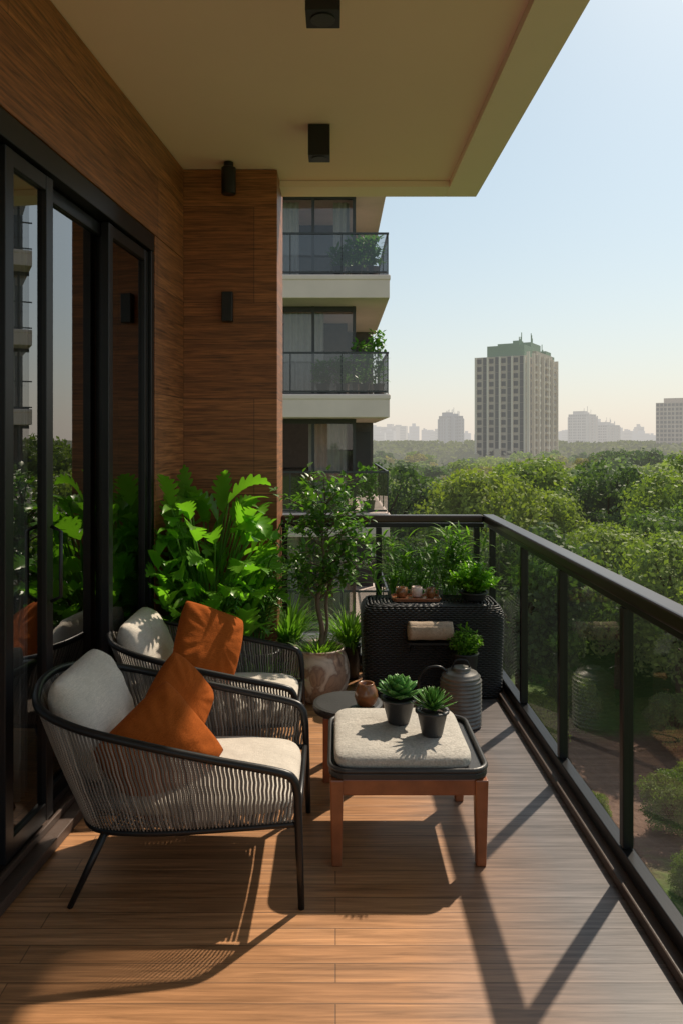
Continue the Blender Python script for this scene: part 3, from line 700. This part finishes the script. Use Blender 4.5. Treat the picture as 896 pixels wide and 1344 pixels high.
# ---------------------------------------------------------------- ground
def groundm():
    m,nt,out=nt_new('ground_lawn'); co=objco(nt)
    n1=nd(nt,'ShaderNodeTexNoise',{'Vector':co,'Scale':.06,'Detail':8,'Roughness':.6}); n2=nd(nt,'ShaderNodeTexNoise',{'Vector':co,'Scale':2.5,'Detail':8})
    g=mixc(nt,n2.outputs[0],(.05,.085,.02),(.15,.22,.05)); b=mixc(nt,n2.outputs[0],(.11,.06,.042),(.28,.17,.125))
    s=nd(nt,'ShaderNodeSeparateXYZ',{0:co})
    dx=mth(nt,'DIVIDE',mth(nt,'SUBTRACT',s.outputs[0],16.),13.); dy=mth(nt,'DIVIDE',mth(nt,'SUBTRACT',s.outputs[1],35.),6.5)
    dd=mth(nt,'SQRT',mth(nt,'ADD',mth(nt,'MULTIPLY',dx,dx),mth(nt,'MULTIPLY',dy,dy)))
    f=mth(nt,'ADD',dd,mth(nt,'MULTIPLY',mth(nt,'SUBTRACT',n1.outputs[0],.5),3.)); f=nd(nt,'ShaderNodeMapRange',{'Value':mth(nt,'ADD',f,mth(nt,'MULTIPLY',n2.outputs[0],.5)),'From Min':1.0,'From Max':1.4}).outputs[0]
    c=mixc(nt,f,b,g)
    bb=nd(nt,'ShaderNodeBump',{'Height':n2.outputs[0],'Strength':1.,'Distance':.2})
    p=nd(nt,'ShaderNodeBsdfPrincipled',{'Base Color':c,'Roughness':.95,'Normal':bb.outputs[0]}); nt.links.new(p.outputs[0],out.inputs[0]); return m
mb=MB(); mb.add([(-4000,-1000,-14),(4000,-1000,-14),(4000,6000,-14),(-4000,6000,-14)],[(0,1,2,3)]); mkobj('ground',mb,groundm(),kind='structure')
# ---------------------------------------------------------------- trees
def quads_mesh(name,cen,size,mat,rg,nbias=None,aspect=.6):
    N=len(cen); a=rg.normal(size=(N,3)); a/=np.linalg.norm(a,axis=1)[:,None]
    b=rg.normal(size=(N,3))
    if nbias is not None:
        nn=nbias+.55*rg.normal(size=(N,3)); nn/=np.linalg.norm(nn,axis=1)[:,None]; a=a-nn*(a*nn).sum(1)[:,None]; a/=np.linalg.norm(a,axis=1)[:,None]; b=np.cross(nn,a)
    else:
        b-=a*(a*b).sum(1)[:,None]; b/=np.linalg.norm(b,axis=1)[:,None]
    s=size[:,None]; V=np.empty((N,4,3)); V[:,0]=cen-a*s; V[:,1]=cen+b*s*aspect; V[:,2]=cen+a*s; V[:,3]=cen-b*s*aspect
    me=bpy.data.meshes.new(name); me.vertices.add(N*4); me.vertices.foreach_set('co',V.reshape(-1)); me.loops.add(N*4); me.loops.foreach_set('vertex_index',np.arange(N*4,dtype=np.int32))
    me.polygons.add(N); me.polygons.foreach_set('loop_start',np.arange(0,N*4,4,dtype=np.int32)); me.polygons.foreach_set('loop_total',np.full(N,4,dtype=np.int32))
    me.update(calc_edges=True); me.materials.append(mat); return me
def tree_variant(seed,H,Rr,nb,nl,ls,mat):
    rg=np.random.default_rng(seed); cz=H*.60; hz=H*.38
    d=rg.normal(size=(nb,3)); d/=np.linalg.norm(d,axis=1)[:,None]; rr=rg.uniform(.35,.86,nb)**.6
    bc=d*rr[:,None]*np.array([Rr,Rr,hz])*np.array([1,1,1]); bc[:,2]+=cz
    br=rg.uniform(.17,.34,nb)*Rr
    cen=[];nbv=[]
    for c,r_ in zip(bc,br):
        q=rg.normal(size=(nl,3)); q[:,2]+=.35; q/=np.linalg.norm(q,axis=1)[:,None]
        rad_=r_*rg.uniform(.55,1.12,nl); cen.append(c+q*rad_[:,None]*np.array([1.15,1.15,.85])); nbv.append(q)
    cen=np.concatenate(cen); nbv=np.concatenate(nbv)
    cm=quads_mesh('crown',cen,ls*rg.uniform(.6,1.3,len(cen)),mat,rg,nbv)
    mt=MB(); lean=rg.uniform(-.4,.4,2)
    tr=catmull([(0,0,-.2),(lean[0]*.4,lean[1]*.4,H*.25),(lean[0],lean[1],H*.5),(lean[0]*1.3,lean[1],H*.78)],5)
    mt.tube(tr,[.30*(1-.8*i/(len(tr)-1)) for i in range(len(tr))],8)
    for i in range(0,nb,max(1,nb//16)):
        k=5+int(rg.integers(0,7)); b=tr[k]; e=Vector(bc[i]); mt.tube([b,b.lerp(e,.5)+Vector((0,0,-.3)),e],[.13,.08,.03],5)
    me=bpy.data.meshes.new('trunk'); me.from_pydata(mt.v,[],mt.f); me.materials.append(M_trunk); me.polygons.foreach_set('use_smooth',[True]*len(me.polygons))
    return me,cm
cols=[((.050,.100,.018),(.15,.225,.042)),((.085,.145,.024),(.23,.30,.055)),((.028,.060,.018),(.085,.145,.035)),((.10,.105,.035),(.21,.20,.06))]
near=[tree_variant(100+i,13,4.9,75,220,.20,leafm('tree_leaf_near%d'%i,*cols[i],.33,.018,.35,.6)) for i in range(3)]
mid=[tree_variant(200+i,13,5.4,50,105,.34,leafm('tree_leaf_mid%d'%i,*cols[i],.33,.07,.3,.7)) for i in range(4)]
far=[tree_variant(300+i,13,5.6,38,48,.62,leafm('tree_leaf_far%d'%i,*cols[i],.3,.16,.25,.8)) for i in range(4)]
random.seed(99); d=43.; cnt=0
labs={'n':'broad green park tree with a dense crown','m':'leafy green tree in the park woodland','f':'tree in the park woodland'}
while d<300:
    s=max(9.0,d*.07); x=-.10*d+R(0,s); xmax=(.80*d if d<80 else .52*d+8)
    while x<xmax:
        xx=x+R(-.28,.28)*s; yy=d+R(-.38,.38)*s
        key='n' if d<78 else ('m' if d<150 else 'f'); V={'n':near,'m':mid,'f':far}[key]
        tm,cm=random.choice(V)
        if d<60 and R(0,1)<.3 : tm,cm=near[2]
        if d<75: sc_=R(.74,1.12)
        elif d<150: sc_=R(.66,.98)
        else: sc_=R(.58,.90)
        if xx/yy>.36 and 60<d<160: sc_*=1.12
        t=top('tree',labs[key],'tree',(xx,yy,-14),R(0,6.28),'park trees',sc_)
        if d>75: t.scale=(sc_*R(1.1,1.35),sc_*R(1.1,1.35),sc_)
        wrap('trunk',tm,t); wrap('crown',cm,t); cnt+=1; x+=s*R(.85,1.2)
    d+=s*.84
print('trees',cnt)
for i,(x,y,sx) in enumerate([(13.2,30,.24),(15.5,33,.18),(12.2,26,.16),(10.5,31,.14),(17,38,.28),(9.8,37,.3),(12.4,40,.3)]):
    t=top('shrub','rounded green shrub on the park lawn','shrub',(x,y,-14.6),i,'shrubs on the lawn',sx); wrap('branches',near[i%2][0],t); wrap('foliage',near[i%2][1],t)
rg=np.random.default_rng(5); n=3600
dd=np.sqrt(rg.uniform(290**2,1500**2,n)); xx=dd*rg.uniform(-.12,.62,n)
nl=60; q=rg.normal(size=(n,nl,3)); q/=np.linalg.norm(q,axis=2)[:,:,None]; q[:,:,2]=np.abs(q[:,:,2])
rr=rg.uniform(6,10,n)[:,None,None]
cen=q*rr*np.array([1,1,.8])*rg.uniform(.8,1.05,(n,nl,1)); cen[:,:,0]+=xx[:,None]; cen[:,:,1]+=dd[:,None]; cen[:,:,2]+=-10.6+rg.uniform(-2.,3.,n)[:,None]
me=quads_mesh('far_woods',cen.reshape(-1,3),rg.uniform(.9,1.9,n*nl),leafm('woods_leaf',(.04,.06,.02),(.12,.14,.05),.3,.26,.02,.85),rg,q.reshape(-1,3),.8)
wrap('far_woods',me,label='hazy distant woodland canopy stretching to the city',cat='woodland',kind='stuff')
# ---------------------------------------------------------------- buildings
def tower(label,d,px0,px1,ytop,ang,mats,fl=3.3,ratio=.9,green=None,cw=2.6,detail=True):
    cx=((px0+px1)/2-440)/1000*d; Wp=(px1-px0)/1000*d; ztop=1.6+(576-ytop)/1000*d; H=ztop+14
    a=rad(ang); w_=Wp/(math.cos(a)+ratio*abs(math.sin(a))); l=w_*ratio
    t=top('tower_building',label,'tower block',(cx,d,-14),a)
    mw,mg,ma=mats
    mb=MB()
    if green:
        mb.box(-w_*.5,-w_*.22,-l/2,l/2,0,H-3.2); mb.box(-w_*.219,w_*.30,-l/2-.6,l/2,0,H); mb.box(w_*.301,w_*.5,-l/2,l/2,0,H-1.6)
    else: mb.box(-w_/2,w_/2,-l/2,l/2,0,H)
    mkobj('wall',mb,mw,t)
    nf=int(H/fl); wm=MB(); bm=MB(); nw=max(3,int(w_/cw)); nl_=max(3,int(l/cw)); sw=w_/nw; sl=l/nl_
    for f in range(1,nf):
        z=H-f*fl
        if f==1 and green: continue
        for i in range(nw):
            x=-w_/2+(i+.5)*sw
            if i%6 in (2,): continue
            yo=-.6 if green and -w_*.22<x<w_*.30 else 0
            tall=3.15 if (green and i%3==1) else 2.6
            wm.box(x-sw*.34,x+sw*.34,-l/2-.06+yo,-l/2+.1,z+.5 if tall<3 else z+.02,z+tall)
            if i%6 in(0,5): bm.box(x-sw*.5,x+sw*.5,-l/2-1.1+yo,-l/2-.08+yo,z-.1,z+.95)
        for i in range(nl_):
            y=-l/2+(i+.5)*sl
            for sx in(-1,1):
                tl=3.2 if (green and i%2==0) else 2.6
                wm.box(min(sx*w_/2-.1*sx,sx*w_/2+.06*sx),max(sx*w_/2-.1*sx,sx*w_/2+.06*sx),y-sl*.36,y+sl*.36,z+.6 if tl<3 else z+.02,z+tl)
    o=mkobj('windows',wm,mg,t,kind='stuff')
    if detail:
        for i in range(0,nw+1,3): bm.box(-w_/2+i*sw-.55,-w_/2+i*sw+.55,-l/2-1.9,-l/2-.67,0,H-1.7)
        for i in range(0,nl_+1,2):
            for sx in(-1,1): x0=sx*(w_/2+.07); x1=sx*(w_/2+1.1); bm.box(min(x0,x1),max(x0,x1),-l/2+i*sl-.4,-l/2+i*sl+.4,0,H-3.3)
    mkobj('balconies',bm,ma,t,kind='stuff')
    mb=MB(); z=H+.02
    if green:
        mb.box(-w_*.47,-w_*.24,-l*.46,l*.3,H-3.18,H+1.6); mb.box(-w_*.20,w_*.10,-l*.4,l*.3,z,z+4.2); mb.box(w_*.12,w_*.29,-l*.5,l*.3,z,z+1.8); mb.box(w_*.33,w_*.47,-l*.46,l*.3,H-1.58,H+.6)
        mb.box(-w_*.1,w_*.0,-l*.1,l*.05,z+4.22,z+6)
    else:
        mb.box(-w_*.40,-w_*.02,-l*.3,l*.3,z,z+3.6); mb.box(w_*.08,w_*.36,-l*.2,l*.25,z,z+2.4)
    if detail:
        for k in range(11):
            x=-w_*.45+k*w_*.085; zz=z+(4.2 if -w_*.20<x<w_*.10 else 0.6)
            yy=-l*.35+(k%4)*1.; mb.box(x,x+.3,yy,yy+.3,zz-.6,zz+R(2,6.0))
    mkobj('roof_house',mb,green or mw,t)
    return t
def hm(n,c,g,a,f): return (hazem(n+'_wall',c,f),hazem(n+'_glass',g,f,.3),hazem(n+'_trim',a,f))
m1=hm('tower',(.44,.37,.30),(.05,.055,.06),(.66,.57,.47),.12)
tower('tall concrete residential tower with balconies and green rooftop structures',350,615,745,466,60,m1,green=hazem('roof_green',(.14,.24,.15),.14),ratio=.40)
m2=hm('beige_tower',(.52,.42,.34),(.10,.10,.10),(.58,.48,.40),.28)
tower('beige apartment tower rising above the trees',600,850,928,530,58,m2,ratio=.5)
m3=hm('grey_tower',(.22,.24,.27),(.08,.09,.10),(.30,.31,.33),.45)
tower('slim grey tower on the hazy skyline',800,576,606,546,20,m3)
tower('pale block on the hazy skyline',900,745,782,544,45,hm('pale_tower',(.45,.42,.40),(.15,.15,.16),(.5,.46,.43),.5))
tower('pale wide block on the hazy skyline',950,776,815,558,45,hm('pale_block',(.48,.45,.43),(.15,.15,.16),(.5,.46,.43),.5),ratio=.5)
random.seed(77)
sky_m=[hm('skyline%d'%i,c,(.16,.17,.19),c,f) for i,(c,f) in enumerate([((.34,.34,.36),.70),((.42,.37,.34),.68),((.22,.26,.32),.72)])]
for i in range(74):
    px=R(470,930); dd_=R(1300,2000); wpx=R(6,22); yt=R(559,573) if (R(0,1)<.88 or px<600) else R(549,559)
    mm=random.choice(sky_m); cx=(px-440)/1000*dd_; w_=wpx/1000*dd_; H=15.6+(576-yt)/1000*dd_
    t=top('skyline_building','pale hazy building on the distant city skyline','building',(cx,dd_,-14),R(-.5,.5),'buildings on the distant skyline')
    mb=MB(); mb.box(-w_/2,w_/2,-w_*.35,w_*.35,0,H); mb.box(-w_*.2,w_*.15,-w_*.1,w_*.2,H+.02,H+R(2,6)); mkobj('wall',mb,mm[0],t)
    mb=MB(); nf=int(H/6)
    for f in range(1,nf): mb.box(-w_*.46,w_*.46,-w_*.35-.3,-w_*.35-.02,H-f*6,H-f*6+2.6)
    mkobj('windows',mb,mm[1],t)
